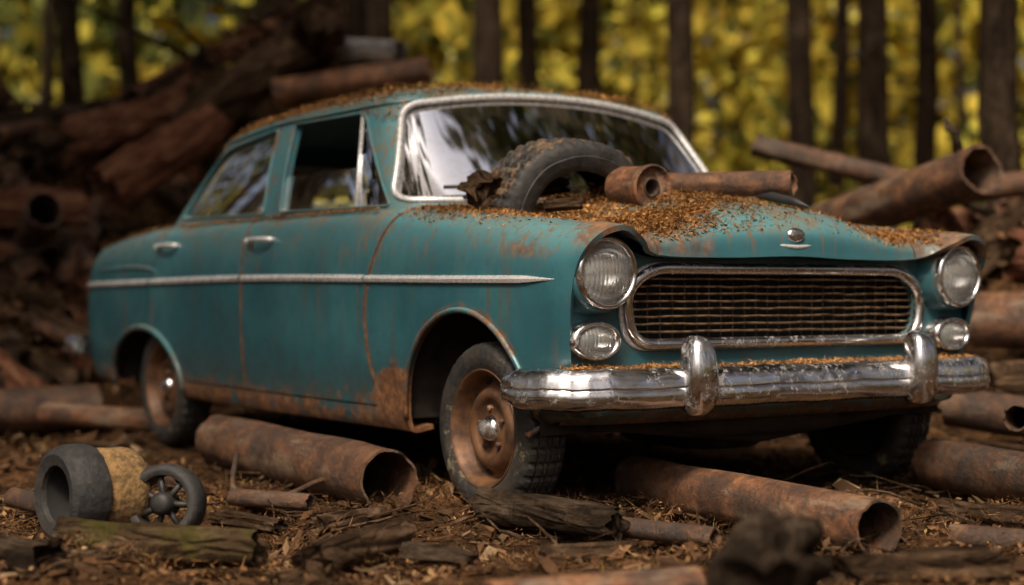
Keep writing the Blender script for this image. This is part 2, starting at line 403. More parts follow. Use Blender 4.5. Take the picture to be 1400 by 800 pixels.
def S(s,row,so=None): return [((s+(so[i] if so else 0)),t,z) for i,(t,z) in enumerate(row)]
front=[(-.44,.20,.36),(-.45,.12,.36),(-.46,.08,.45),(-.485,.045,.6),(-.525,.028,.8),(-.570,.04,.895),(-.605,.085,.95),(-.615,.160,.972),(-.585,.265,.930),(-.520,.37,.882),(-.515,.66,.876),(-.535,.98,.884)]
nose=[(-.42,.18,.36),(-.43,.09,.36),(-.44,.055,.45),(-.46,.025,.6),(-.485,.015,.8),(-.51,.032,.895),(-.525,.08,.956),(-.53,.158,.984),(-.520,.27,.948),(-.500,.40,.925),(-.50,.66,.955),(-.52,.98,.970)]
low=lambda b:[(.14,b+.005),(.045,b),(.018,.38)]
CT=[front,nose,
 S(-.42,[(.16,.35),(.07,.35),(.035,.44),(.012,.6),(.006,.8),(.026,.9),(.078,.96),(.16,.990),(.30,.958),(.48,.972),(.66,1.020),(.98,1.038)]),
 S(-.28,[(.15,.33),(.06,.32),(.03,.42),(.004,.6),(.003,.8),(.026,.915),(.078,.975),(.165,1.003),(.31,.972),(.50,.996),(.68,1.058),(.98,1.078)]),
 S(0,[(.14,.28),(.05,.27),(.022,.38),(0,.58),(0,.80),(.022,.93),(.072,.998),(.165,1.03),(.32,1.0),(.52,1.035),(.70,1.095),(.98,1.115)]),
 S(.40,low(.245)+[(0,.58),(0,.80),(.02,.945),(.062,1.022),(.15,1.058),(.30,1.05),(.50,1.078),(.70,1.118),(.98,1.138)]),
 S(.72,low(.245)+[(0,.58),(0,.81),(.018,.955),(.048,1.035),(.10,1.075),(.28,1.095),(.50,1.11),(.70,1.125),(.98,1.14)]),
 S(1.2,low(.245)+[(0,.58),(0,.82),(.016,.965),(.04,1.045),(.08,1.078),(.28,1.09),(.50,1.10),(.70,1.11),(.98,1.11)]),
 S(1.8,low(.245)+[(0,.58),(0,.82),(.016,.965),(.04,1.045),(.08,1.08),(.28,1.09),(.50,1.10),(.70,1.11),(.98,1.11)]),
 S(2.4,low(.25)+[(0,.58),(0,.82),(.016,.965),(.04,1.045),(.08,1.082),(.28,1.09),(.50,1.10),(.70,1.11),(.98,1.11)]),
 S(2.9,low(.26)+[(0,.58),(0,.81),(.018,.965),(.045,1.045),(.10,1.085),(.28,1.095),(.50,1.10),(.70,1.11),(.98,1.11)]),
 S(3.3,low(.27)+[(.002,.58),(.002,.81),(.02,.96),(.06,1.04),(.14,1.08),(.30,1.085),(.50,1.09),(.70,1.095),(.98,1.10)]),
 S(3.8,[(.15,.29),(.06,.28),(.03,.39),(.012,.58),(.014,.80),(.035,.935),(.08,1.01),(.16,1.045),(.30,1.04),(.50,1.045),(.70,1.05),(.98,1.055)]),
 S(4.08,[(.18,.30),(.09,.295),(.055,.40),(.04,.58),(.042,.79),(.065,.91),(.11,.975),(.19,1.0),(.33,.985),(.50,.985),(.70,.99),(.98,.995)]),
 [(4.14,.24,.31),(4.16,.14,.31),(4.18,.10,.41),(4.20,.09,.58),(4.20,.09,.79),(4.19,.11,.885),(4.18,.16,.93),(4.17,.24,.945),(4.17,.36,.935),(4.18,.52,.93),(4.19,.70,.93),(4.20,.98,.935)]]
C=np.array(CT)
C3=np.stack([-C[...,0],C[...,1]-HW,C[...,2]],-1)
mir=C3[:,-2::-1].copy(); mir[...,1]*=-1
full=np.concatenate([C3,mir],1)
g1=dense(full,6); g2=dense(np.swapaxes(g1,0,1),4); Gd=np.swapaxes(g2,0,1)
nu,nv=Gd.shape[:2]
faces=grid_faces(nu,nv); V=Gd.reshape(-1,3)
keep=[]
for f in faces:
    c=V[list(f)].mean(0)
    if -2.75<c[0]<-.95 and abs(c[1])<.80 and c[2]>.9: continue
    keep.append(f)
def orient(V,F):
    s=0
    for f in F:
        a,b,c=V[f[0]],V[f[1]],V[f[2]]; n=np.cross(b-a,c-a)
        if a[2]>1.0: s+=n[2]
    return F if s>0 else [tuple(reversed(f)) for f in F]
keep=orient(V,keep)
bodybvh=BVHTree.FromPolygons([tuple(v) for v in V],keep)
def side(x,z,sgn=-1):
    h=bodybvh.ray_cast(Vector((x,sgn*2,z)),Vector((0,-sgn,0)))[0]
    return h.y if h else sgn*HW
body=mk('body_shell',V,keep,PAINT)
def archpts(s,cz,rx,rz,n=28):
    p=[(-s+rx*math.cos(math.pi*k/n),cz+rz*math.sin(math.pi*k/n)) for k in range(n+1)]
    return p+[(-s-rx,0.0),(-s+rx,0.0)]
cut=[]
AF=(.11,.29,.41,.40); AR=(3.17,.28,.48,.295)
for A in (AF,AR):
    for sg in (-1,1): cut.append(prism('c',archpts(*A),'y',sg*1.2,sg*.72))
sf=lambda z:-(.80-(z-.66)**2)
zs=np.linspace(.20,1.062,14)
seams=[[(sf(z),z) for z in zs],[(-1.95,.20),(-1.95,.6),(-1.95,1.07)],[(-3.10,.60),(-3.06,.80),(-3.0,.95),(-2.93,1.066)],
       [(-.745,.326),(-1.5,.326),(-2.66,.332)]]
for ln in seams:
    for sg in (-1,1): cut.append(prism('c',ribbon(ln,.0075),'y',sg*1.15,sg*.885))
for sg in (-1,1): cut.append(prism('c',ribbon([(.60,sg*.60),(.30,sg*.63),(-.1,sg*.655),(-.42,sg*.68)],.006),'z',.8,1.3))
cut.append(prism('c',ribbon([(-3.35,-.72),(-3.35,.72)],.006),'z',.9,1.3))
boolcut(body,cut,.018); body.parent=car
print('body',time.time()-T0,len(body.data.polygons))

def outline(row,x,inset=.006):
    return [(row[j][1]*(1-inset),row[j][2]-.004) for j in range(nv)]
GRo=roundpoly([(-.60,.850),(.60,.850),(.715,.77),(.690,.570),(-.690,.570),(-.715,.77)],[.12,.12,.10,.10,.10,.10],6)
GRi=roundpoly([(-.575,.826),(.575,.826),(.680,.76),(.658,.600),(-.658,.600),(-.680,.76)],[.11,.11,.09,.09,.09,.09],6)
fas=prism('front_fascia',outline(Gd[0],.44),'x',.425,.452,PAINT)
boolcut(fas,[prism('c',GRi,'x',.2,.6)]); fas.parent=car
prism('rear_panel',outline(Gd[-1],0),'x',-4.15,-4.17,PAINT,car)
mb=MB(); mb.add([(.30,-.72,.56),(.30,.72,.56),(.30,.72,.86),(.30,-.72,.86),(.425,-.72,.56),(.425,.72,.56),(.425,.72,.86),(.425,-.72,.86)],[(0,1,2,3),(0,1,5,4),(3,2,6,7),(0,3,7,4),(1,2,6,5)])
mb.mk('grille_recess',DARK,smooth=False,parent=car)
mid=[((a[0]+b[0])/2,(a[1]+b[1])/2) for a,b in zip(GRo,GRi)]
mid=resample(mid,.02)
v,f=tube([(.462,p[0],p[1]) for p in mid],.0205,10,closed=True,upv=(1,0,0),flat=1.0)
mk('grille_surround',v,f,CHROME,parent=car)
v,f=tube([(.455,p[0]*1.035,(p[1]-.71)*1.10+.71) for p in mid],.009,8,closed=True,upv=(1,0,0))
mk('grille_outer_bead',v,f,TRIM,parent=car)
mb=MB()
nb=8
for i in range(nb):
    z=.626+i*(.803-.626)/(nb-1)
    w=.670 if z<.78 else .635
    pts=[(.437+.008*(1-(yy/.7)**2),yy,z+random.gauss(0,.0012)) for yy in np.linspace(-w,w,25)]
    v,f=tube(pts,.0042,6,upv=(0,0,1),flat=1.8); mb.add(v,f)
mb.mk('grille_bars',BARM,parent=car)
mb=MB()
for yy in np.linspace(-.62,.62,24):
    v,f=tube([(.412,yy,.60),(.412,yy,.825)],.0032,6); mb.add(v,f)
mb.mk('grille_uprights',RUSTD,parent=car)

def ringpts(W,fc,fk,rc,rk):
    D=fk-fc
    h=[(fc,0),(fc+.10*D,.35*W),(fc+.38*D,.66*W),(fc+.74*D,.87*W),(fk+.03,.955*W),(fk+.12,.985*W),(fk+.5,W),((fk+rk)/2,W*1.006),(rk-.45,W),(rk-.13,.98*W),(rk-.01,.93*W),(rk+(rc-rk)*.55,.80*W),(rc-.02,.5*W),(rc,0)]
    near=[(-s,-y) for s,y in h]; far=[(-s,y) for s,y in h[-2:0:-1]]
    return np.array(near+far)
RD=.075
def ring(h,ins=0):
    W=.912+(.765-.912)*h + .012*math.sin(math.pi*h) - ins
    R_=ringpts(W,.46+.49*h+ins,.71+.34*h+ins,3.30-.52*h-ins,3.15-.47*h-ins)
    d=dense(R_,6,closed=True)
    z=1.035+.505*h
    zz=z+ (.060*h)*(1-np.clip((np.abs(d[:,1])/ (W)),0,1)**2)
    zz-= RD*h*np.clip((-d[:,0]-1.8)/1.0,0,1)**1.6
    return np.column_stack([d,zz])
hs=np.linspace(0,1,12)
rings=[ring(h) for h in hs]
base=rings[-1]; cx=-1.87
for k in (.985,.95,.88,.76,.6,.42,.22,.06):
    r=base.copy(); r[:,0]=cx+(base[:,0]-cx)*k; r[:,1]*=k
    zz=1.54+.060*(1-(np.abs(r[:,1])/.765)**2)+.085*(1-k**2.3)-RD*np.clip((-r[:,0]-1.8)/1.0,0,1)**1.6
    r[:,2]=zz; rings.append(r)
GV=np.concatenate(rings); nvr=len(base); nr=len(rings)
GF=grid_faces(nr,nvr,closev=True)
capf=tuple((nr-1)*nvr+i for i in range(nvr))
GF=orient(GV,GF)
pa=GV[list(capf)]; nrm=np.cross(pa[10]-pa[0],pa[30]-pa[0])
if nrm[2]<0: capf=tuple(reversed(capf))
GF=GF+[capf]
gbvh=BVHTree.FromPolygons([tuple(v) for v in GV],GF)
gh=mk('roof_and_pillars',GV,GF,PAINT)
WS=roundpoly([(-.862,1.115),(.862,1.115),(.70,1.515),(.35,1.568),(0,1.582),(-.35,1.568),(-.70,1.515)],[.06,.06,.07,.3,.3,.3,.07],6)
RW=roundpoly([(-.74,1.14),(.74,1.14),(.60,1.41),(-.60,1.41)],.09,6)
FWn=roundpoly([(-.80,1.093),(-1.715,1.105),(-1.795,1.500),(-1.165,1.492)],[.02,.02,.03,.05],5)
RWn=roundpoly([(-1.88,1.105),(-2.85,1.118),(-2.74,1.33),(-2.56,1.44),(-1.965,1.492)],[.02,.04,.14,.14,.03],5)
boolcut(gh,[prism('c',WS,'x',-.2,-1.4),prism('c',RW,'x',-2.55,-3.6),prism('c',FWn,'y',-1.3,1.3),prism('c',RWn,'y',-1.3,1.3)],.03)
gh.parent=car
def projx(p,dirx=-1,off=.004):
    h=gbvh.ray_cast(Vector((1 if dirx<0 else -6,p[0],p[1])),Vector((dirx,0,0)))[0]
    return (h.x-dirx*off,h.y,h.z) if h else None
def projy(p,sg,off=.003):
    h=gbvh.ray_cast(Vector((p[0],sg*2,p[1])),Vector((0,-sg,0)))[0]
    return (h.x,h.y+sg*off,h.z) if h else None
def closedtube(name,pts,r,mat,up,flat=1.):
    pts=[p for p in pts if p]; v,f=tube(pts,r,8,closed=True,upv=up,flat=flat); return mk(name,v,f,mat,parent=car)
closedtube('windshield_trim',[projx(p) for p in resample(WS,.03)],.012,TRIM,(1,0,.6),1.2)
closedtube('rear_window_trim',[projx(p,1) for p in resample(RW,.03)],.010,CHROME2,(1,0,0))
for sg in (-1,1):
    closedtube('front_window_frame',[projy(p,sg) for p in resample(FWn,.03)],.005,PAINT,(0,1,0))
    closedtube('rear_window_frame',[projy(p,sg) for p in resample(RWn,.03)],.005,PAINT,(0,1,0))
    a=projy((-1.04,1.095),sg,-.006); b=projy((-1.20,1.49),sg,-.006)
    v,f=tube([a,b],.009,8); mk('vent_window_bar',v,f,TRIM,parent=car)
r_=ring(.955); pts=[(p[0],p[1]*1.006,p[2]) for p in r_]
v,f=tube(pts,.0085,8,closed=True,upv=(0,0,1)); mk('drip_rail',v,f,PAINT,parent=car)
gr=[ring(h,.016) for h in np.linspace(.02,.99,10)]
gv=np.concatenate(gr); gf=grid_faces(10,nvr,closev=True); gl1=[];gl2=[]
for f in gf:
    c=gv[list(f)].mean(0)
    # front door glass is wound half down: only its lower band is up
    if c[1]<-.6 and -1.84<c[0]<-1.12 and c[2]>1.24: continue
    (gl1 if c[0]>-1.0 and abs(c[1])<.88 else gl2).append(f)
mk('windshield_glass',gv,gl1,GLASS,parent=car)
mk('side_and_rear_glass',gv,gl2,GLASSD,parent=car)

def strip(name,p0,p1,h,mat,taper=False,sg=-1,depth=.016):
    n=max(6,int(abs(p1[0]-p0[0])/.05)); V=[]
    zf=lambda s:.798+.022*math.exp(-((s-1.9)/1.5)**2)
    for i in range(n+1):
        t=i/n; x=p0[0]+(p1[0]-p0[0])*t; z=zf(-x)+p0[1]
        hh=h*(min(1,(1-t)*6+.15) if taper else 1)
        for (dz,dd) in ((-1,0),(-.80,.75),(.1,1),(.80,.6),(1,0)):
            zz=z+dz*hh/2; V.append((x,side(x,zz,sg)+sg*(depth*dd*(hh/h)-.001),zz))
    mk(name,V,grid_faces(n+1,5),mat,parent=car,sharp=30)
for sg in (-1,1):
    strip('fender_trim',(-.79,0),(.448,0),.028,TRIM,True,sg)
    strip('front_door_trim',(-1.94,0),(-.80,0),.030,TRIM,False,sg)
    strip('rear_door_trim',(-3.05,0),(-1.96,0),.030,TRIM,False,sg)
    strip('quarter_trim',(-3.07,0),(-4.12,0),.030,TRIM,False,sg)
    for A,rr in ((AF,.011),(AR,.016)):
        s_,cz,rx,rz=A
        pts=[]
        for k in range(0,41):
            a=math.pi*k/40; x=-s_+(rx+.006)*math.cos(a); z=max(.27,cz+(rz+.006)*math.sin(a)); pts.append((x,side(x,z,sg)+sg*.002,z))
        v,f=tube(pts,rr,8,upv=(0,1,0)); mk('wheel_arch_lip',v,f,PAINT,parent=car)
    ps=dense([(-4.08,.868,0),(-3.7,.878,0),(-3.3,.885,0),(-3.05,.872,0),(-2.92,.842,0)],6)
    pts=[(p[0],side(p[0],p[1],sg)-sg*.002,p[1]) for p in ps]
    v,f=tube(pts,[.012*min(1,.25+2*min(i,len(pts)-1-i)/len(pts)) for i in range(len(pts))],8,upv=(0,1,0)); mk('quarter_crease',v,f,PAINT,parent=car)
    for hx,hz in ((-1.76,.985),(-2.84,.985)):
        yy=side(hx,hz,sg)
        mb=MB(); v,f=tube([(hx-.115,yy-sg*.004,hz-.002),(hx-.105,yy+sg*.022,hz),(hx-.08,yy+sg*.032,hz+.002),(hx,yy+sg*.036,hz+.003),(hx+.08,yy+sg*.030,hz+.002),(hx+.10,yy+sg*.018,hz),(hx+.108,yy-sg*.004,hz-.002)],[.011,.012,.012,.011,.012,.012,.011],8,flat=.8); mb.add(v,f)
        v,f=lathe([(.0005,.032),(.010,.032),(.013,.028),(.014,0)],14,'y',(hx-.135,yy-sg*.004,hz-.002),sg); mb.add(v,f)
        mb.mk('door_handle',TRIM,parent=car)

def wheel(x,sg,yc):
    prof=[(.198,-.062),(.206,-.076),(.225,-.085),(.248,-.088),(.252,-.0865),(.262,-.086),(.276,-.080),(.288,-.071),(.2955,-.058),(.297,-.046),(.288,-.043),(.288,-.037),(.298,-.034),(.299,-.016),(.289,-.013),(.289,-.007),(.299,-.004)]
    prof=prof+[(r,-a) for r,a in prof[::-1]]
    N=144
    def mod(r,a,k):
        if r>.294 and k%4==0: return r-.009
        if .284<r<.2945 and abs(a)>.05 and k%4==0: return r-.007
        return r
    v,f=lathe(prof,N,'y',(x,yc,.290),-sg,mod=mod); mk('tire',v,f,TIRE,parent=car,sharp=30)
    rp=[(.196,.05),(.205,-.060),(.208,-.072),(.204,-.079),(.198,-.077),(.192,-.066),(.184,-.052),(.180,-.025),(.172,-.012),(.158,-.012),(.148,-.022),(.138,-.040),(.124,-.050),(.108,-.051),(.096,-.042),(.086,-.034),(.066,-.033),(.052,-.036),(.046,-.040)]
    v,f=lathe(rp,72,'y',(x,yc,.290),-sg); mk('rim',v,f,RIM,parent=car,sharp=50)
    hp=[(.046,-.036),(.043,-.050),(.034,-.060),(.028,-.063),(.025,-.078),(.015,-.083),(0.0005,-.084)]
    v,f=lathe(hp,32,'y',(x,yc,.290),-sg); mk('hub_cap',v,f,CHROME2,parent=car,sharp=50)
    mb=MB()
    for k in range(5):
        a=2*math.pi*k/5+.4; v,f=lathe([(.0105,-.02),(.0105,-.046),(.006,-.050),(.0005,-.051)],6,'y',(x+.071*math.cos(a),yc,.290+.071*math.sin(a)),-sg); mb.add(v,f)
    mb.mk('lug_nuts',RUST,smooth=False,parent=car)
    mb=MB()
    for k in range(10):
        a0=2*math.pi*k/10
        V=[]
        for q in range(12):
            b=2*math.pi*q/12; rr=.165+.008*math.sin(b); aa=a0+.13*math.cos(b)
            V.append((x+rr*math.cos(aa),yc+sg*.0155,.290+rr*math.sin(aa)))
        mb.add(V,[tuple(range(12))])
    mb.mk('rim_slots',DARK,smooth=False,parent=car)
    v,f=lathe([(.19,.06),(.19,.055),(.0005,.05)],32,'y',(x,yc,.290),-sg); mk('brake_drum',v,f,UNDER,parent=car)
for sg in (-1,1):
    wheel(0,sg,sg*(HW-.098)); wheel(-3.02,sg,sg*(HW-.125))
    for A,dr in ((AF,.03),(AR,.05)):
        s_,cz,rx,rz=A; V=[]
        for yy in (HW-.035,HW-.16,HW-.34):
            for k in range(25):
                a=math.pi*k/24; V.append((-s_+(rx+dr)*math.cos(a),sg*yy,max(.24,cz+(rz+dr+.06)*math.sin(a))))
        F=grid_faces(3,25); F.append(tuple(range(50,75)))
        mk('wheel_well',V,F,UNDER,parent=car)

for sg in (-1,1):
    c=(.505,sg*.827,.822)
    v,f=lathe([(.145,-.07),(.137,-.03),(.130,.0),(.125,.02),(.116,.022)],56,'x',c); mk('headlight_bucket',v,f,PAINT,parent=car)
    v,f=lathe([(.1175,.0),(.1205,.02),(.1185,.036),(.112,.045),(.103,.044),(.0975,.034),(.097,.02)],64,'x',c); mk('headlight_ring',v,f,CHROME,parent=car)
    v,f=lathe([(.098,.026),(.09,.036),(.07,.048),(.045,.056),(.02,.060),(.0005,.061)],56,'x',c); mk('headlight_lens',v,f,LENS,parent=car)
    v,f=lathe([(.098,.024),(.08,-.012),(.05,-.04),(.02,-.05),(.0005,-.05)],48,'x',c); mk('headlight_reflector',v,f,CHROME,parent=car)
    v,f=lathe([(.013,-.05),(.013,-.02),(.0005,-.012)],16,'x',c); mk('bulb',v,f,CHROME2,parent=car)
    c=(.468,sg*.838,.602)
    v,f=lathe([(1.06,-.05),(1.03,.0),(1.0,.026),(.92,.040),(.82,.038),(.74,.028),(.74,.018)],56,'x',c,sy=.098,sz=.064); mk('fog_light_ring',v,f,CHROME,parent=car)
    v,f=lathe([(.745,.022),(.6,.032),(.3,.040),(.001,.042)],40,'x',c,sy=.098,sz=.064); mk('fog_light_lens',v,f,LENS,parent=car)
    v,f=lathe([(.745,.018),(.5,-.01),(.001,-.02)],40,'x',c,sy=.098,sz=.064); mk('fog_light_reflector',v,f,CHROME,parent=car)
    v,f=lathe([(.055,0),(.055,.03),(.03,.045),(.0005,.05)],28,'x',(-4.17,sg*.80,.72),-1); mk('tail_light',v,f,REDL,parent=car)

def bumper(name,plan,zc,dirx,mat,H=.134):
    pts=[(a,b) for a,b in plan]+[(a,-b) for a,b in plan[-2::-1]]
    P=dense([(a,b,0) for a,b in pts],7)
    sec=[(-.022,.95),(.004,1.0),(.030,.86),(.044,.50),(.048,.10),(.042,.0),(.046,-.10),(.050,-.45),(.040,-.82),(.012,-1.0),(-.022,-.95),(-.03,0)]
    V=[];K=len(P)
    for i in range(K):
        t=Vector(P[min(i+1,K-1)]-P[max(i-1,0)]).normalized(); nrm=Vector((t.y,-t.x,0))
        if nrm.dot(Vector((P[i][0]-(-.0 if dirx>0 else -3.9),P[i][1],0)))<0: nrm=-nrm
        e=min(i,K-1-i)/5.; sc=.55+.45*min(1,e)**.6
        w_=.003*math.sin(i*.7)+.002*math.sin(i*1.9)
        for (o,z) in sec: V.append((P[i][0]+nrm.x*(o*sc+w_),P[i][1]+nrm.y*(o*sc+w_),zc+z*H/2*sc+w_*.6))
    n=len(sec); F=grid_faces(K,n,closev=True); F.append(tuple(range(n))); F.append(tuple(range((K-1)*n,K*n)))
    mk(name,V,F,mat,parent=car,sharp=50)
bumper('front_bumper',[(.26,-1.03),(.40,-1.02),(.505,-.965),(.56,-.84),(.582,-.6),(.592,-.3),(.596,0)],.448,1,CHROME)
bumper('rear_bumper',[(-3.98,-1.02),(-4.15,-1.01),(-4.26,-.94),(-4.30,-.8),(-4.32,-.4),(-4.325,0)],.46,-1,CHROME2,.12)
for sg in (-1,1):
    mb=MB(); V=[];nu_,nv_=22,24
    e=lambda q,p:math.copysign(abs(q)**p,q)
    for i in range(nu_+1):
        a=-math.pi/2+math.pi*i/nu_
        for j in range(nv_):
            b=2*math.pi*j/nv_
            ca=abs(math.cos(a))**.55
            V.append((.612+.058*ca*e(math.cos(b),.8)+ .012*math.cos(a*1.5),sg*.52+.062*ca*e(math.sin(b),.8)*(1-.12*math.sin(a)),.485+.132*e(math.sin(a),.9)))
    mb.add(V,grid_faces(nu_+1,nv_,closev=True)); mb.mk('bumper_guard',CHROME,parent=car)
pts=dense([(.40,-.90,0),(.46,-.75,0),(.49,-.4,0),(.495,0,0),(.49,.4,0),(.46,.75,0),(.40,.90,0)],5); V=[]
for p in pts:
    for dz,dx in ((.43,.0),(.39,.01),(.35,0),(.325,-.03),(.32,-.08)): V.append((p[0]+dx,p[1],dz))
mk('front_valance',V,grid_faces(len(pts),5),PAINT,parent=car)
mb=MB(); v,f=lathe([(1.,0),(.9,.8),(.4,1.),(.01,1.05)],28,'x',(0,0,0)); v=[(.524+p[0]*.014,p[1]*.040,.957+p[2]*.026) for p in v]; mb.add(v,f)
mb.mk('badge',CHROME,parent=car)
v,f=tube([(.520,-.105,.925),(.528,-.04,.918),(.530,0,.915),(.528,.04,.918),(.520,.105,.925)],[.004,.007,.008,.007,.004],8); mk('badge_bar',v,f,TRIM,parent=car)
v,f=tube([(.14,.17,1.118),(.22,.17,1.112),(.34,.17,1.088),(.42,.17,1.064)],[.004,.018,.016,.003],10); mk('hood_ornament',v,f,BLACKM,parent=car)
for y0,y1,z0,z1 in ((-.70,-.28,1.165,1.185),(-.02,.42,1.165,1.19)):
    pts=[projx((y0+(y1-y0)*t,z0+(z1-z0)*t),-1,.02) for t in np.linspace(0,1,8)]
    v,f=tube(pts,.0075,6); mk('wiper_blade',v,f,BLACKM,parent=car)
    a=Vector(projx(((y0+y1)/2-.16,1.125),-1,.03)); b=Vector(pts[4]); v,f=tube([a,a.lerp(b,.5)+Vector((.02,0,.01)),b],.007,6); mk('wiper_arm',v,f,BLACKM,parent=car)
mb=MB()
for sx in (-1.75,-2.62):
    bbox(mb,(sx,0,.62),(.27,.72,.13),.35); bbox(mb,(sx-.26,0,.88),(.09,.72,.30),.35)
mb.mk('bench_seats',SEAT,parent=car)
mb=MB(); bbox(mb,(-.86,0,.98),(.14,.80,.12),.4); mb.mk('dashboard',DARK,parent=car)
c=Vector((-1.18,-.42,1.10)); pts=[]
for k in range(32):
    a=2*math.pi*k/32; p=Vector((0,.19*math.cos(a),.19*math.sin(a))); p.rotate(Matrix.Rotation(rad(-28),3,'Y')); pts.append(c+p)
mb=MB(); v,f=tube(pts,.011,8,closed=True); mb.add(v,f); v,f=tube([pts[0],c,pts[16]],.009,6); mb.add(v,f); v,f=tube([c,c+Vector((.3,0,-.2))],.018,8); mb.add(v,f); mb.mk('steering_wheel',BLACKM,parent=car)
mb=MB(); bbox(mb,(-2.0,0,.30),(2.1,.80,.035),.15); bbox(mb,(.05,0,.36),(.38,.42,.12),.4); bbox(mb,(-.05,0,.24),(.30,.16,.06),.5)
for x in (0,-3.02): v,f=tube([(x,-.82,.29),(x,.82,.29)],.035,10); mb.add(v,f)
v,f=tube([(-.2,.3,.24),(-1.5,.33,.22),(-3.2,.35,.22),(-4.2,.4,.27)],.024,8); mb.add(v,f)
v,f=tube([(.35,-.75,.33),(.33,0,.25),(.35,.75,.33)],.03,8); mb.add(v,f)
mb.mk('underbody',UNDER,parent=car)
for sg in (-1,1):
    V=[]
    xs=np.linspace(-.62,-2.66,20)
    for x in xs:
        for z in (.28,.5,.75,.95,1.03): V.append((x,side(x,z,sg)-sg*(.05 if z<1 else .07),z))
    mk('door_inner_panel',V,grid_faces(20,5),DARK,parent=car)

allv=[];allf=[]
for ob in (body,gh):
    o=len(allv); allv+=[tuple(v.co) for v in ob.data.vertices]; allf+=[tuple(i+o for i in p.vertices) for p in ob.data.polygons]
cb=BVHTree.FromPolygons(allv,allf)
def dropcar(x,y):
    return cb.ray_cast(Vector((x,y,2.2)),Vector((0,0,-1)))
P=[]
blobs=[(.25,.50,.17,.22,.075),(.02,.42,.22,.14,.045),(-.15,.82,.18,.16,.03),(.28,.95,.18,.30,.05),(.50,.98,.10,.7,.03),(.45,.22,.25,.08,.018),(-.05,1.42,.24,.14,.04),(-.36,1.60,.12,.12,.022),(.15,1.62,.25,.12,.025),(.2,1.2,.2,.18,.04),(-.25,.50,.14,.10,.022),(-.36,.60,.10,.14,.015)]
cnt=0
while cnt<42000:
    bl=random.choice(blobs); s=random.gauss(bl[0],bl[2]); t=random.gauss(bl[1],bl[3])
    if not(-.57<s<.66 and .05<t<1.91): continue
    cnt+=1
    nz_=float(vn(s*9,t*9,3))
    if nz_<.3 and random.random()<.6: continue
    h=dropcar(-s,t-HW)
    if not h[0] or h[0].z<.85 or h[0].z>1.16 or h[1].z<.5: continue
    e=math.exp(-((s-bl[0])/bl[2])**2*.7-((t-bl[1])/bl[3])**2*.7)*(.4+nz_)
    P.append((h[0].x,h[0].y,h[0].z+.002+random.random()*bl[4]*e))
cnt=0
while cnt<42000:
    x=random.uniform(-2.95,-.9); y=random.uniform(-.78,.78); cnt+=1
    k=max(abs(y)/.76,abs(x+1.87)/.90)
    pr=.12+.95*max(0,(k-.80)/.20)**1.1
    nn_=float(vn(x*4,y*4,1))
    if nn_<.33: pr*=.35
    if random.random()>pr: continue
    h=dropcar(x,y)
    if h[0] and h[0].z>1.43: P.append((h[0].x,h[0].y,h[0].z+.002+random.random()*.050*nn_))
for _ in range(3200):
    x=random.uniform(-4.1,-3.2); y=random.uniform(-.9,.9); h=dropcar(x,y)
    if h[0] and h[1].z>.7: P.append((h[0].x,h[0].y,h[0].z+.003+random.random()*.015))
for _ in range(3600):
    y=random.uniform(-.95,.95)
    if random.random()>float(vn(y*4,3,2))*1.5: continue
    x=.585-.055*(y/.95)**4-random.random()*.10; P.append((x,y,.512+random.random()*.018*float(vn(y*9,2,2))))
for _ in range(1200):
    x=random.uniform(-2.8,-.8); P.append((x,-.915+random.uniform(-.02,0.012),1.083+random.random()*.009*float(vn(x*6,2,3))))
P=np.array(P); n=len(P)
ln=rng.uniform(.008,.026,n); 
isn=rng.random(n)<.65
ln=np.where(isn,ln*2.1,ln); wd=np.where(isn,.0022,ln*rng.uniform(.25,.6,n))
fast_mesh('needle_litter_on_car',flakes(P,ln,wd,28),n,4,NEEDLE,car)
print('car done',time.time()-T0)

# ================================================================= GROUND
def gz(x,y):
    x=np.asarray(x,float); y=np.asarray(y,float)
    near=np.clip((np.hypot(x+.3,y-7)-3.5)/6,0,1)
    return (vn(x*8,y*8,1)-.5)*.05+(vn(x*2.2,y*2.2,2)-.5)*.11+(vn(x*.35,y*.35,3)-.5)*.5*near-.012
N=340
u=np.linspace(-1,1,N); gx=260*np.sinh(6.5*u)/np.sinh(6.5); gy=260*np.sinh(6.5*u)/np.sinh(6.5)+6
XX,YY=np.meshgrid(gx,gy,indexing='ij'); ZZ=gz(XX,YY)
gob=mk('ground',np.column_stack([XX.ravel(),YY.ravel(),ZZ.ravel()]),grid_faces(N,N),GROUND)
if gob.data.polygons[0].normal.z<0: gob.data.flip_normals()

def scatter(xr,yr,n,thick,seed):
    x=rng.uniform(*xr,n); y=rng.uniform(*yr,n); m=vn(x*2.2,y*2.2,seed)
    k=rng.random(n)<(.15+m*1.1); x=x[k]; y=y[k]; m=m[k]
    z=gz(x,y)+.004+rng.random(len(x))*thick*np.clip(m*1.8-.4,0.1,1)
    return np.column_stack([x,y,z])
P1=scatter((-2.6,2.6),(3.2,7.2),76000,.07,5)
P2=scatter((-5.5,5.5),(6.8,13),26000,.06,6)
P=np.concatenate([P1,P2]); n=len(P)
far=np.arange(n)>=len(P1)
ln=rng.uniform(.007,.024,n)*np.where(far,1.9,1.)*np.where(rng.random(n)<.05,2.8,1.); isn=rng.random(n)<.70
wd=np.where(isn,.0024,ln*rng.uniform(.3,.75,n)); ln=np.where(isn,ln*2.8,ln)
fast_mesh('leaf_litter',flakes(P,ln,wd,32),n,4,LITTER)
P=scatter((-25,25),(12,45),26000,.05,7); n=len(P); ln=rng.uniform(.06,.16,n)
fast_mesh('fallen_leaves',flakes(P,ln,ln*.6,30),n,4,LITTER)
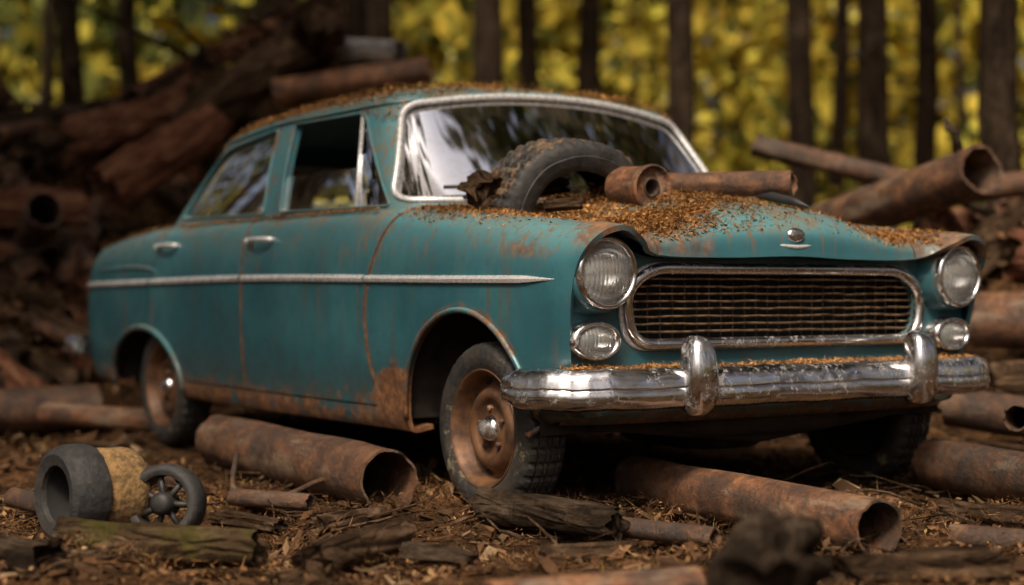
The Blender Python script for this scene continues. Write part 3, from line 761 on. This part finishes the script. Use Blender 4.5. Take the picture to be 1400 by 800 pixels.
def chips(name,xr,yr,cnt,smin,smax):
    mb=MB()
    for _ in range(cnt):
        x=random.uniform(*xr); y=random.uniform(*yr); L=random.uniform(smin,smax)*random.choice((1,1,1,1.8)); W=L*random.uniform(.2,.5); H=L*random.uniform(.08,.2)
        M=Matrix.Translation((x,y,float(gz(x,y))+H*.5+random.random()*.02))@Matrix.Rotation(random.uniform(0,6.28),4,'Z')@Matrix.Rotation(random.gauss(0,.3),4,'Y')@Matrix.Rotation(random.gauss(0,.3),4,'X')
        vs=[M@Vector((a*L/2*random.uniform(.6,1.1),b*W/2*random.uniform(.6,1.1),c_*H/2*random.uniform(.6,1.1))) for a in(-1,1) for b in(-1,1) for c_ in(-1,1)]
        mb.add(vs,[(0,1,3,2),(4,6,7,5),(0,4,5,1),(2,3,7,6),(0,2,6,4),(1,5,7,3)])
    mb.mk(name,CHIP,smooth=False)
chips('bark_chips',(-2.4,2.4),(3.9,7.4),2600,.015,.065)
chips('bark_chips',(-5,5),(7.4,12),1200,.05,.14)
mb=MB()
def twig(x,y,L,r,zoff=.01):
    yaw=random.uniform(0,6.28); pts=[];k=6; dz=random.uniform(-.02,.12)*L*2
    cx,cy=x,y
    for i in range(k):
        t=i/(k-1); pts.append((cx,cy,float(gz(cx,cy))+zoff+dz*t+random.uniform(0,.01))); yaw+=random.gauss(0,.35); cx+=math.cos(yaw)*L/k; cy+=math.sin(yaw)*L/k
    v,f=tube(pts,[r*(1-.7*i/(k-1)) for i in range(k)],6); mb.add(v,f)
for _ in range(380): twig(random.uniform(-2.4,2.4),random.uniform(3.9,7.5),random.uniform(.10,.5),random.uniform(.002,.009),.02)
for _ in range(130): twig(random.uniform(-5,5),random.uniform(7,12),random.uniform(.3,.9),random.uniform(.006,.015),.03)
mb.mk('twigs',BARK)

# ================================================================= PIPES / LOGS
def frame(p0,p1):
    p0=Vector(p0);p1=Vector(p1); d=p1-p0; return p0,d.length,Vector((1,0,0)).rotation_difference(d.normalized())
def rusty_pipe(p0,p1,r,mat=RUST,wall=.12,dent=.05,name='rusty_pipe',rag=.12):
    o,L,q=frame(p0,p1); n=36; m=max(8,int(L/.05)); sd=random.uniform(0,50); V=[]
    ph=np.arange(n)*2*math.pi/n
    def ringr(t,sc):
        return r*sc*(1+dent*2*(vn(3+2.2*np.cos(ph)+t*L*3,5+2.2*np.sin(ph)+t*L*2,sd)-.5))
    for sc,order in ((1,range(m+1)),(1-wall,range(m,-1,-1))):
        for i in order:
            t=i/m; rr=ringr(t,sc); off=np.zeros(n)
            if i in (0,m): off=((vn(2*np.cos(ph)+7,2*np.sin(ph)+i,sd)-.5)+.5*(vn(6*np.cos(ph)+7,6*np.sin(ph)+i,sd)-.5))*r*rag*3
            for k in range(n): V.append((t*L+off[k],rr[k]*math.cos(ph[k]),rr[k]*math.sin(ph[k])))
    F=grid_faces(2*(m+1),n,closev=True,closeu=True)
    ob=mk(name,V,F,mat,sharp=50); ob.location=o; ob.rotation_mode='QUATERNION'; ob.rotation_quaternion=q
    return ob
def log(p0,p1,r,mat=BARK,rough=.10,name='fallen_log',taper=.85):
    o,L,q=frame(p0,p1); n=40; m=max(8,int(L/.035)); sd=random.uniform(0,50); V=[]; ph=np.arange(n)*2*math.pi/n
    bend=random.uniform(-.05,.05)*L; b2=random.uniform(-.05,.05)*L
    for i in range(m+1):
        t=i/m
        rr=r*(1-(1-taper)*t)*(1+rough*3.*(vn(6+2.2*np.cos(ph)+t*L*3.,6+2.2*np.sin(ph)+t*L*4.,sd)-.5)+rough*1.1*(vn(9+7*np.cos(ph),9+7*np.sin(ph)+t*L*14,sd+3)-.5))
        off=(vn(3*np.cos(ph)+7,3*np.sin(ph)+i,sd)-.5)*r*.9 if i in (0,m) else np.zeros(n)
        for k in range(n): V.append((t*L+off[k],rr[k]*math.cos(ph[k])+bend*math.sin(math.pi*t),rr[k]*math.sin(ph[k])+b2*(t-.5)*math.sin(math.pi*t)))
    F=grid_faces(m+1,n,closev=True)
    for i,sgn in ((0,1),(m,-1)):
        b=len(V)
        for k in range(n):
            a=V[i*n+k]; V.append((a[0]+sgn*.3*r,a[1]*.72,a[2]*.72))
        for k in range(n): F.append((i*n+k,i*n+(k+1)%n,b+(k+1)%n,b+k))
        F.append(tuple(range(b,b+n)))
    ob=mk(name,V,F,mat,sharp=60); ob.location=o; ob.rotation_mode='QUATERNION'; ob.rotation_quaternion=q
    return ob

rusty_pipe((-1.27,6.98,.12),(-.42,5.52,.112),.110,RUST,.08)
rusty_pipe((-.98,5.62,.045),(-.69,5.50,.04),.030,RUSTD,.2)
log((-1.24,4.50,.06),(-.69,4.36,.065),.062,MOSS,.12)
log((-.52,4.15,.05),(-.32,4.62,.06),.055,BARK)
log((-.09,5.22,.065),(.32,4.82,.06),.060,CHAR,.08)
rusty_pipe((.44,5.78,.085),(1.045,4.58,.082),.086,RUSTP,.09)
rusty_pipe((.30,4.98,.035),(.60,4.74,.035),.032,RUST,.2)
log((.46,3.02,.13),(.62,3.60,.155),.115,CHAR,.22)
rusty_pipe((-.05,3.66,.06),(.44,3.84,.06),.045,RUSTP,.2)
log((.80,3.95,.045),(1.25,4.18,.05),.060,BARK,.15)
rusty_pipe((1.62,6.75,.10),(2.15,5.85,.09),.055,RUST,.15)
rusty_pipe((1.60,6.1,.11),(1.98,5.15,.10),.095,RUSTD,.1)
log((1.40,5.2,.05),(1.70,4.9,.05),.045,BARK,.15)
rusty_pipe((1.85,5.9,.30),(2.4,6.9,.22),.05,RUSTD,.15)
rusty_pipe((1.30,4.75,.04),(1.60,4.55,.04),.035,RUST,.2)
rusty_pipe((-2.6,8.6,.12),(-1.75,8.2,.10),.06,RUST,.15)
rusty_pipe((-2.95,8.4,.13),(-2.25,8.75,.14),.12,RUSTD,.1)
rusty_pipe((-1.75,6.6,.05),(-1.25,6.1,.05),.035,RUSTD,.15)
log((-1.60,4.45,.055),(-1.20,4.18,.06),.065,CHAR)
log((-.62,5.1,.02),(-.42,5.3,.03),.03,BARK)
log((-.30,4.5,.03),(-.10,4.35,.03),.030,CHAR,.2)
log((.08,4.45,.03),(.34,4.55,.03),.028,BARK,.2)
rusty_pipe((-1.72,5.55,.05),(-1.55,5.35,.05),.035,RUST,.15)
log((-.95,5.15,.03),(-.72,5.0,.03),.030,BARK,.2)
v,f=tube(dense([(-1.02,5.95,.16),(-.98,5.72,.05),(-.80,5.60,.05),(-.66,5.75,.09),(-.55,5.6,.05)],6),.010,8); mk('bent_iron_rod',v,f,RUSTD)

drum=bpy.data.objects.new('old_cable_drum',None); COL.objects.link(drum)
drum.location=(-1.22,4.90,.150); drum.rotation_euler=(0,rad(2),rad(43))
v,f=lathe([(.085,-.17),(.088,-.185),(.120,-.192),(.140,-.18),(.150,-.15),(.152,-.11),(.147,-.08),(.130,-.07),(.10,-.075),(.085,-.17)],64,'x',(0,0,0),mod=lambda r,a,k:r*(1-.02*(k%3==0)*(r>.145))); mk('drum_flange',v,f,TIREK,parent=drum,sharp=40)
FIB=m_simple('coir_fibre',(.26,.15,.055),.95,var=.6,sc=50,bs=1,bd=.01)
v,f=lathe([(.11,-.075),(.132,-.07),(.136,-.04),(.134,0),(.137,.03),(.130,.06),(.10,.065)],64,'x',(0,0,0)); mk('wound_fibre',v,f,FIB,parent=drum)
v,f=lathe([(.082,-.17),(.08,.05),(.0005,.05)],40,'x',(0,0,0)); mk('drum_core',v,f,DARK,parent=drum)
sw=bpy.data.objects.new('small_spoked_wheel',None); COL.objects.link(sw); sw.location=(-1.04,4.84,.122); sw.rotation_euler=(rad(-8),0,rad(-14))
v,f=lathe([(.085,-.035),(.10,-.045),(.116,-.035),(.121,0),(.116,.035),(.10,.045),(.085,.035),(.083,0),(.085,-.035)],56,'y',(0,0,0)); mk('rim',v,f,TIREK,parent=sw)
mb=MB()
for k in range(7):
    a=2*math.pi*k/7; v,f=tube([(0,-.01,0),(.09*math.cos(a),-.01,.09*math.sin(a))],.010,8); mb.add(v,f)
v,f=lathe([(.034,.03),(.034,-.04),(.02,-.05),(.0005,-.05)],24,'y',(0,0,0)); mb.add(v,f)
mb.mk('spokes',BLACKM,parent=sw)

def carw(s,t,z): return CARM@Vector((-s,t-HW,z))
N=72
half=[(.150,-.098),(.156,-.108),(.172,-.116),(.200,-.121),(.203,-.118),(.222,-.118),(.238,-.110),(.250,-.097),(.2515,-.064),(.243,-.060),(.243,-.052),(.2520,-.048),(.2530,-.010),(.245,-.006)]
prof=half+[(r,-w) for r,w in half[::-1]]
inner=[(.152,.090),(.200,.108),(.235,.095),(.241,.05),(.241,-.05),(.235,-.095),(.200,-.108),(.152,-.090)]
prof=prof+inner; K=len(prof)
V=[]
for i in range(N+1):
    a=math.pi*(-.08+1.16*i/N)
    for j,(r,w) in enumerate(prof):
        rr=r
        if j<len(half)*2 and r>.249 and i%3==0: rr-=.009
        rr*=1+.04*(float(vn(i*.12,3,8))-.5)
        ww=w*(1+.10*(float(vn(i*.18,5,9))-.5))
        V.append((rr*math.cos(a)*1.04,ww,rr*math.sin(a)*.98))
F=grid_faces(N+1,K,closev=True); F.append(tuple(range(K))); F.append(tuple(range(N*K,(N+1)*K)))
tt=mk('torn_tire',V,F,TIREK,sharp=35); tt.data.materials.append(TIREB)
for p_ in tt.data.polygons:
    rs=[math.hypot(tt.data.vertices[i].co.x/1.04,tt.data.vertices[i].co.z/.98) for i in p_.vertices]
    ws=[abs(tt.data.vertices[i].co.y) for i in p_.vertices]
    if min(rs)>.232 and max(ws)<.108: p_.material_index=1
p=carw(.23,.53,1.050); tt.location=p; tt.rotation_euler=(rad(8),rad(-8),rad(26)); tt.scale=(1.20,1.12,1.14)
cx_=bpy.data.objects.new('rusty_canister',None); COL.objects.link(cx_); p=carw(-.10,.68,1.136); cx_.location=p; cx_.rotation_euler=(0,rad(3),rad(-58))
v,f=lathe([(.0,-.19),(.07,-.188),(.078,-.18),(.076,-.1),(.078,-.02),(.084,0),(.084,.012),(.078,.016),(.074,.012),(.070,.000),(.0335,-.002)],48,'x',(0,0,0)); mk('shell',v,f,RUSTP,parent=cx_,sharp=40)
mb=MB()
v,f=lathe([(.034,-.002),(.034,.006),(.029,.006),(.027,-.06),(.0005,-.062)],32,'x',(0,0,0)); mb.add(v,f)
mb.mk('mouth',RUSTD,parent=cx_)
rusty_pipe((.50,6.25,1.172),(1.05,6.00,1.166),.048,RUST,.18)
log(carw(.16,.32,1.09)+Vector((-.12,.0,0)),carw(.36,.24,1.13)+Vector((-.02,.05,.02)),.065,BARK,.25,name='bark_chunk')
log(carw(.08,1.34,1.09),carw(.16,1.24,1.15),.04,BARK,.3,name='bark_chunk')
log(carw(.42,.42,1.13),carw(.34,.62,1.17),.03,BARK,.3,name='bark_chunk')
log(carw(.05,.32,1.06),carw(-.03,.42,1.07),.022,BARK,.3,name='bark_chunk')

def moundL(x,y):
    return 2.75*np.exp(-((x+1.80)/1.35)**2-((y-13.6)/1.7)**2)+2.2*np.exp(-((x+4.5)/1.9)**2-((y-13.1)/2.)**2)+.95*np.exp(-((x+4.4)/1.3)**2-((y-10.1)/1.4)**2)
def moundR(x,y):
    return 1.25*np.exp(-((x-3.1)/1.1)**2-((y-9.3)/1.1)**2)+.95*np.exp(-((x-5.2)/1.5)**2-((y-10.)/1.8)**2)
for fn,xr,yr in ((moundL,(-9,2.2),(6.5,19)),(moundR,(.3,9),(6.9,15))):
    a=np.linspace(*xr,90); b=np.linspace(*yr,90); X_,Y_=np.meshgrid(a,b,indexing='ij')
    Z_=fn(X_,Y_)*(.82+.25*vn(X_*2,Y_*2,4))+.1*(vn(X_*5,Y_*5,5)-.5)*np.clip(fn(X_,Y_)*3,0,1)-.09
    ob=mk('debris_mound',np.column_stack([X_.ravel(),Y_.ravel(),Z_.ravel()]),grid_faces(90,90),GROUND)
    if ob.data.polygons[0].normal.z<0: ob.data.flip_normals()
def pile(fn,xr,yr,cnt,rr,LL):
    c=0
    while c<cnt:
        x=random.uniform(*xr); y=random.uniform(*yr); h=float(fn(np.array(x),np.array(y)))
        if h<.18: continue
        L=random.uniform(*LL); a=random.gauss(0,1.0); r=random.uniform(*rr)*random.choice((.5,1,1))
        dx,dy=math.cos(a)*L/2,math.sin(a)*L/2
        za=float(fn(np.array(x-dx),np.array(y-dy)))*.93; zb=float(fn(np.array(x+dx),np.array(y+dy)))*.93; zm=h*.96
        k=max(0,zm-(za+zb)/2)
        z0=max(za+k,0)+r*.4+.05*random.random(); z1=max(zb+k,0)+r*.4
        p0=(x-dx,y-dy,z0); p1=(x+dx,y+dy,z1)
        q=random.random()
        if q<.38: rusty_pipe(p0,p1,r,random.choice([RUST,RUSTD,RUST,RUSTP]),.12)
        else: log(p0,p1,r,random.choice([BARK,CHAR,REDB,BARK,REDB]),.17)
        c+=1
pile(moundL,(-7.5,.6),(8.6,14.2),150,(.06,.15),(.5,1.6))
pile(moundR,(1.9,6.5),(7.9,10.8),56,(.06,.14),(.6,1.5))
mb=MB()
for fn,xr,yr,c_ in ((moundL,(-7,.4),(8.8,14),110),(moundR,(1.9,6),(8,10.6),30)):
    for _ in range(c_):
        x=random.uniform(*xr); y=random.uniform(*yr); h=float(fn(np.array(x),np.array(y)))
        if h<.2: continue
        a=random.uniform(0,6.28); L=random.uniform(.4,1.3); pts=[];p=Vector((x,y,h)); d=Vector((math.cos(a),math.sin(a),random.uniform(-.1,.5)))
        for i in range(6): pts.append(p.copy()); d+=Vector((random.gauss(0,.2),random.gauss(0,.2),random.gauss(0,.15))); p+=d.normalized()*L/5
        r=random.uniform(.012,.035); v,f=tube(pts,[r*(1-.7*i/5) for i in range(6)],6); mb.add(v,f)
mb.mk('broken_branches',CHAR)
for fn,xr,yr,c_ in ((moundL,(-7,.6),(8.6,14.4),16000),(moundR,(1.7,6.5),(7.7,11),6000)):
    x=rng.uniform(*xr,c_); y=rng.uniform(*yr,c_); h=fn(x,y); k=h>.1; x=x[k];y=y[k];h=h[k]
    P=np.column_stack([x,y,h*.98+rng.random(len(x))*.16*np.clip(h*2,0,1)]); n=len(P); ln=rng.uniform(.03,.09,n)
    fast_mesh('leaf_litter',flakes(P,ln,ln*.5,40),n,4,CHIP)
log((-2.85,11.3,1.45),(-2.15,11.8,2.03),.18,REDB,.08)
log((-2.45,12.1,1.98),(-1.35,12.3,2.85),.17,BARK,.14)
log((-1.62,12.6,2.62),(-1.38,11.8,2.82),.20,BARK,.12)
log((-3.3,12.0,1.9),(-2.5,12.2,2.15),.15,REDB,.12)
rusty_pipe((-1.75,12.0,2.25),(-.60,11.9,2.40),.105,RUSTP,.12)
rusty_pipe((-1.30,12.4,2.60),(-.85,12.2,2.55),.12,CHROME2,.1)
log((-3.9,10.9,1.3),(-3.0,11.3,1.35),.15,REDB,.08)
rusty_pipe((-3.3,11.1,1.15),(-3.05,10.5,1.3),.12,RUSTD,.1)
rusty_pipe((1.38,9.2,1.60),(2.35,9.1,1.36),.062,RUST,.2)
rusty_pipe((1.70,8.75,1.12),(2.24,7.65,1.34),.125,RUST,.12)
rusty_pipe((2.35,9.0,1.30),(3.3,8.7,1.42),.07,RUST,.15)
log((2.55,7.9,1.05),(3.3,8.4,1.0),.10,BARK)
log((2.5,8.0,.95),(3.6,7.7,.85),.14,REDB,.08)
rusty_pipe((2.3,8.0,.62),(3.3,7.5,.62),.14,RUSTP,.1)
log((2.25,7.5,.30),(3.2,7.0,.32),.13,BARK)
rusty_pipe((1.95,7.2,.25),(2.8,6.5,.15),.09,RUSTD,.1)
v,f=tube([(2.15,7.75,1.42),(2.13,7.72,1.52),(2.10,7.74,1.55),(2.08,7.74,1.60)],[.03,.02,.025,.01],7); mk('broken_twig',v,f,CHAR)
print('debris',time.time()-T0)

# ================================================================= TREES
crowns=[]
for c in range(4):
    P=[]
    for k in range(52):
        z=rng.uniform(6.0,16); rr=3.1*(1-(z-6)/12)+.5; a=rng.uniform(0,6.28); r0=rr*rng.uniform(.3,1)
        ctr=np.array([r0*math.cos(a),r0*math.sin(a),z-.15*r0]); m=48
        P.append(ctr+rng.normal(0,1,(m,3))*np.array([.55,.55,.22]))
    P=np.concatenate(P); n=len(P); ln=rng.uniform(.2,.48,n)
    ob=fast_mesh('crown',flakes(P,ln,ln*.45,45),n,4,CANOPY); crowns.append(ob.data); bpy.data.objects.remove(ob)
def tree(x,y,r,h=17,cs=(1,1,1),lean=.12,name='pine_tree'):
    mb=MB(); z0=float(gz(x,y))-.1; K=16; pts=[];rs=[]
    lx,ly=random.gauss(0,lean),random.gauss(0,lean)
    for i in range(K):
        t=(i/(K-1))**1.3; pts.append((lx*t*3+random.gauss(0,.02),ly*t*3,h*t)); rs.append(r*(1-.82*t)*(1+.35*math.exp(-t*h/.35))*random.uniform(.94,1.06))
    v,f=tube(pts,rs,14); mb.add(v,f)
    for _ in range(12):
        z=random.uniform(2.2,h*.9); a=random.uniform(0,6.28); L=random.uniform(.3,1.0) if z<6 else random.uniform(1.,2.4); t=(z/h)
        p0=Vector((lx*t*3,ly*t*3,z)); d=Vector((math.cos(a),math.sin(a),random.uniform(-.15,.35)))
        v,f=tube([p0,p0+d*L*.5,p0+d*L+Vector((0,0,-.08*L))],[r*.16,r*.11,r*.03],6); mb.add(v,f)
    ob=mb.mk(name,TRUNK); ob.location=(x,y,z0)
    cr=bpy.data.objects.new('crown',random.choice(crowns)); COL.objects.link(cr); cr.parent=ob; cr.rotation_euler=(0,0,random.uniform(0,6.28)); k=h/17; cr.scale=(k*cs[0],k*cs[1],k*cs[2])
    return ob
for (px,w,Y) in [(2,36,14.5),(50,22,21),(128,40,18),(172,18,27),(208,34,20),(292,18,29),(398,62,17.5),(478,40,23),(522,44,19),(664,48,17),(733,34,22),(801,36,20),(925,46,17),(1003,22,34),(1093,42,18),(1138,28,26),(1206,50,16),(1263,36,20),(1388,60,11.5),(1322,16,31),(575,16,40),(862,14,38),(975,14,46),(335,14,38),(90,16,36)]:
    tree((px-700)*Y/2200,Y,w/2*Y/2200,random.uniform(15,20),(.55,.55,1.0),.16)
random.seed(21)
for (x,y) in [(-7.5,12),(-9,7),(-6.5,3),(-9,-3),(5.5,-5.5),(8,-1),(6.8,4.5),(9,9),(8.5,15),(-12,16),(-13,9),(13,12),(12,3),(-12,-4),(6,-13),(12,-9),(-11,-12),(15,20),(-16,22),(18,8),(-18,4),(17,-4),(5.6,11.5),(6.4,7.6),(-6.8,9.0),(-8.,4.8),(-10,1.)]:  # surrounding wood; the last few unseen trees added to darken glass reflections
    tree(x,y,random.uniform(.14,.26),random.uniform(14,19))
for (x,y,k) in [(-4.3,7.3,1.7),(4.6,8.2,1.4),(-5.6,10.0,1.6)]:  # unseen trees with widened crowns, added to darken the windshield reflection
    tree(x,y,.24,15,(k,k,1.))
def fol(name,nc,xr,yr,zr,per,sz,yellow):
    PP=[];CC=[]
    for k in range(nc):
        x=rng.uniform(*xr); y=rng.uniform(*yr); z=rng.uniform(*zr)
        m=per; s=rng.uniform(.7,1.7)
        P=np.array([x,y,z])+rng.normal(0,1,(m,3))*np.array([s,s,s*.6]); P[:,2]=np.abs(P[:,2])+.05
        yl=yellow(x,y)
        if rng.random()<yl: c=np.array([.95,.68,.10])*rng.uniform(.5,1.0); c[0]*=rng.uniform(.78,1.0)
        else: c=np.array([.12,.13,.035])*rng.uniform(.3,1.7)
        PP.append(P); CC.append(np.tile(np.append(c,1),(m*4,1)))
    P=np.concatenate(PP); n=len(P); ln=rng.uniform(sz*.6,sz*1.3,n)
    fast_mesh(name,flakes(P,ln,ln*.75,50),n,4,FOL,None,np.concatenate(CC))
yf=lambda x,y:.76 if x>-1 else max(.15,.22+.012*(x+20))
fol('background_foliage',400,(-26,27),(30,58),(.3,12),70,.66,yf)
fol('background_foliage',80,(-17,18),(26,34),(.5,9),60,.40,yf)
fol('understory_shrubs',80,(-14,16),(20,30),(.2,1.4),60,.2,lambda x,y:.45 if x>0 else .15)
fol('side_foliage',130,(-42,-20),(-25,35),(.3,13),45,.85,lambda x,y:.35)
fol('side_foliage',100,(24,45),(-25,35),(.3,13),45,.85,lambda x,y:.5)
fol('rear_foliage',80,(-30,30),(-45,-24),(.3,10),45,.85,lambda x,y:.4)
print('trees',time.time()-T0)

# ================================================================= LIGHT & CAMERA
w=bpy.data.worlds.new('World'); scene.world=w; w.use_nodes=True; nt=w.node_tree
bg=nt.nodes['Background']; sky=nt.nodes.new('ShaderNodeTexSky'); sky.sky_type='NISHITA'; sky.sun_disc=False
EL,AZ=52,194
sky.sun_elevation=rad(EL); sky.sun_rotation=rad(AZ); sky.air_density=.6; sky.dust_density=10; sky.ozone_density=.0
nt.links.new(sky.outputs[0],bg.inputs[0]); bg.inputs[1].default_value=.15
sl=bpy.data.lights.new('sun','SUN'); sl.energy=3.5; sl.angle=rad(10); sl.color=(1,.88,.70)
so=bpy.data.objects.new('sun',sl); COL.objects.link(so)
d=Vector((math.sin(rad(AZ))*math.cos(rad(EL)),math.cos(rad(AZ))*math.cos(rad(EL)),math.sin(rad(EL))))
so.rotation_euler=d.to_track_quat('Z','Y').to_euler(); so.location=d*30
cam=bpy.data.cameras.new('camera'); co=bpy.data.objects.new('camera',cam); COL.objects.link(co); scene.camera=co
co.location=(0,0,.7575); co.rotation_euler=(rad(90),0,0); cam.sensor_width=36; cam.lens=36*2200/1400; cam.clip_end=1000; cam.clip_start=.05
cam.dof.use_dof=True; cam.dof.focus_distance=5.15; cam.dof.aperture_fstop=1.1
scene.view_settings.view_transform='Standard'; scene.view_settings.look='None'; scene.view_settings.exposure=0
print('end',time.time()-T0)
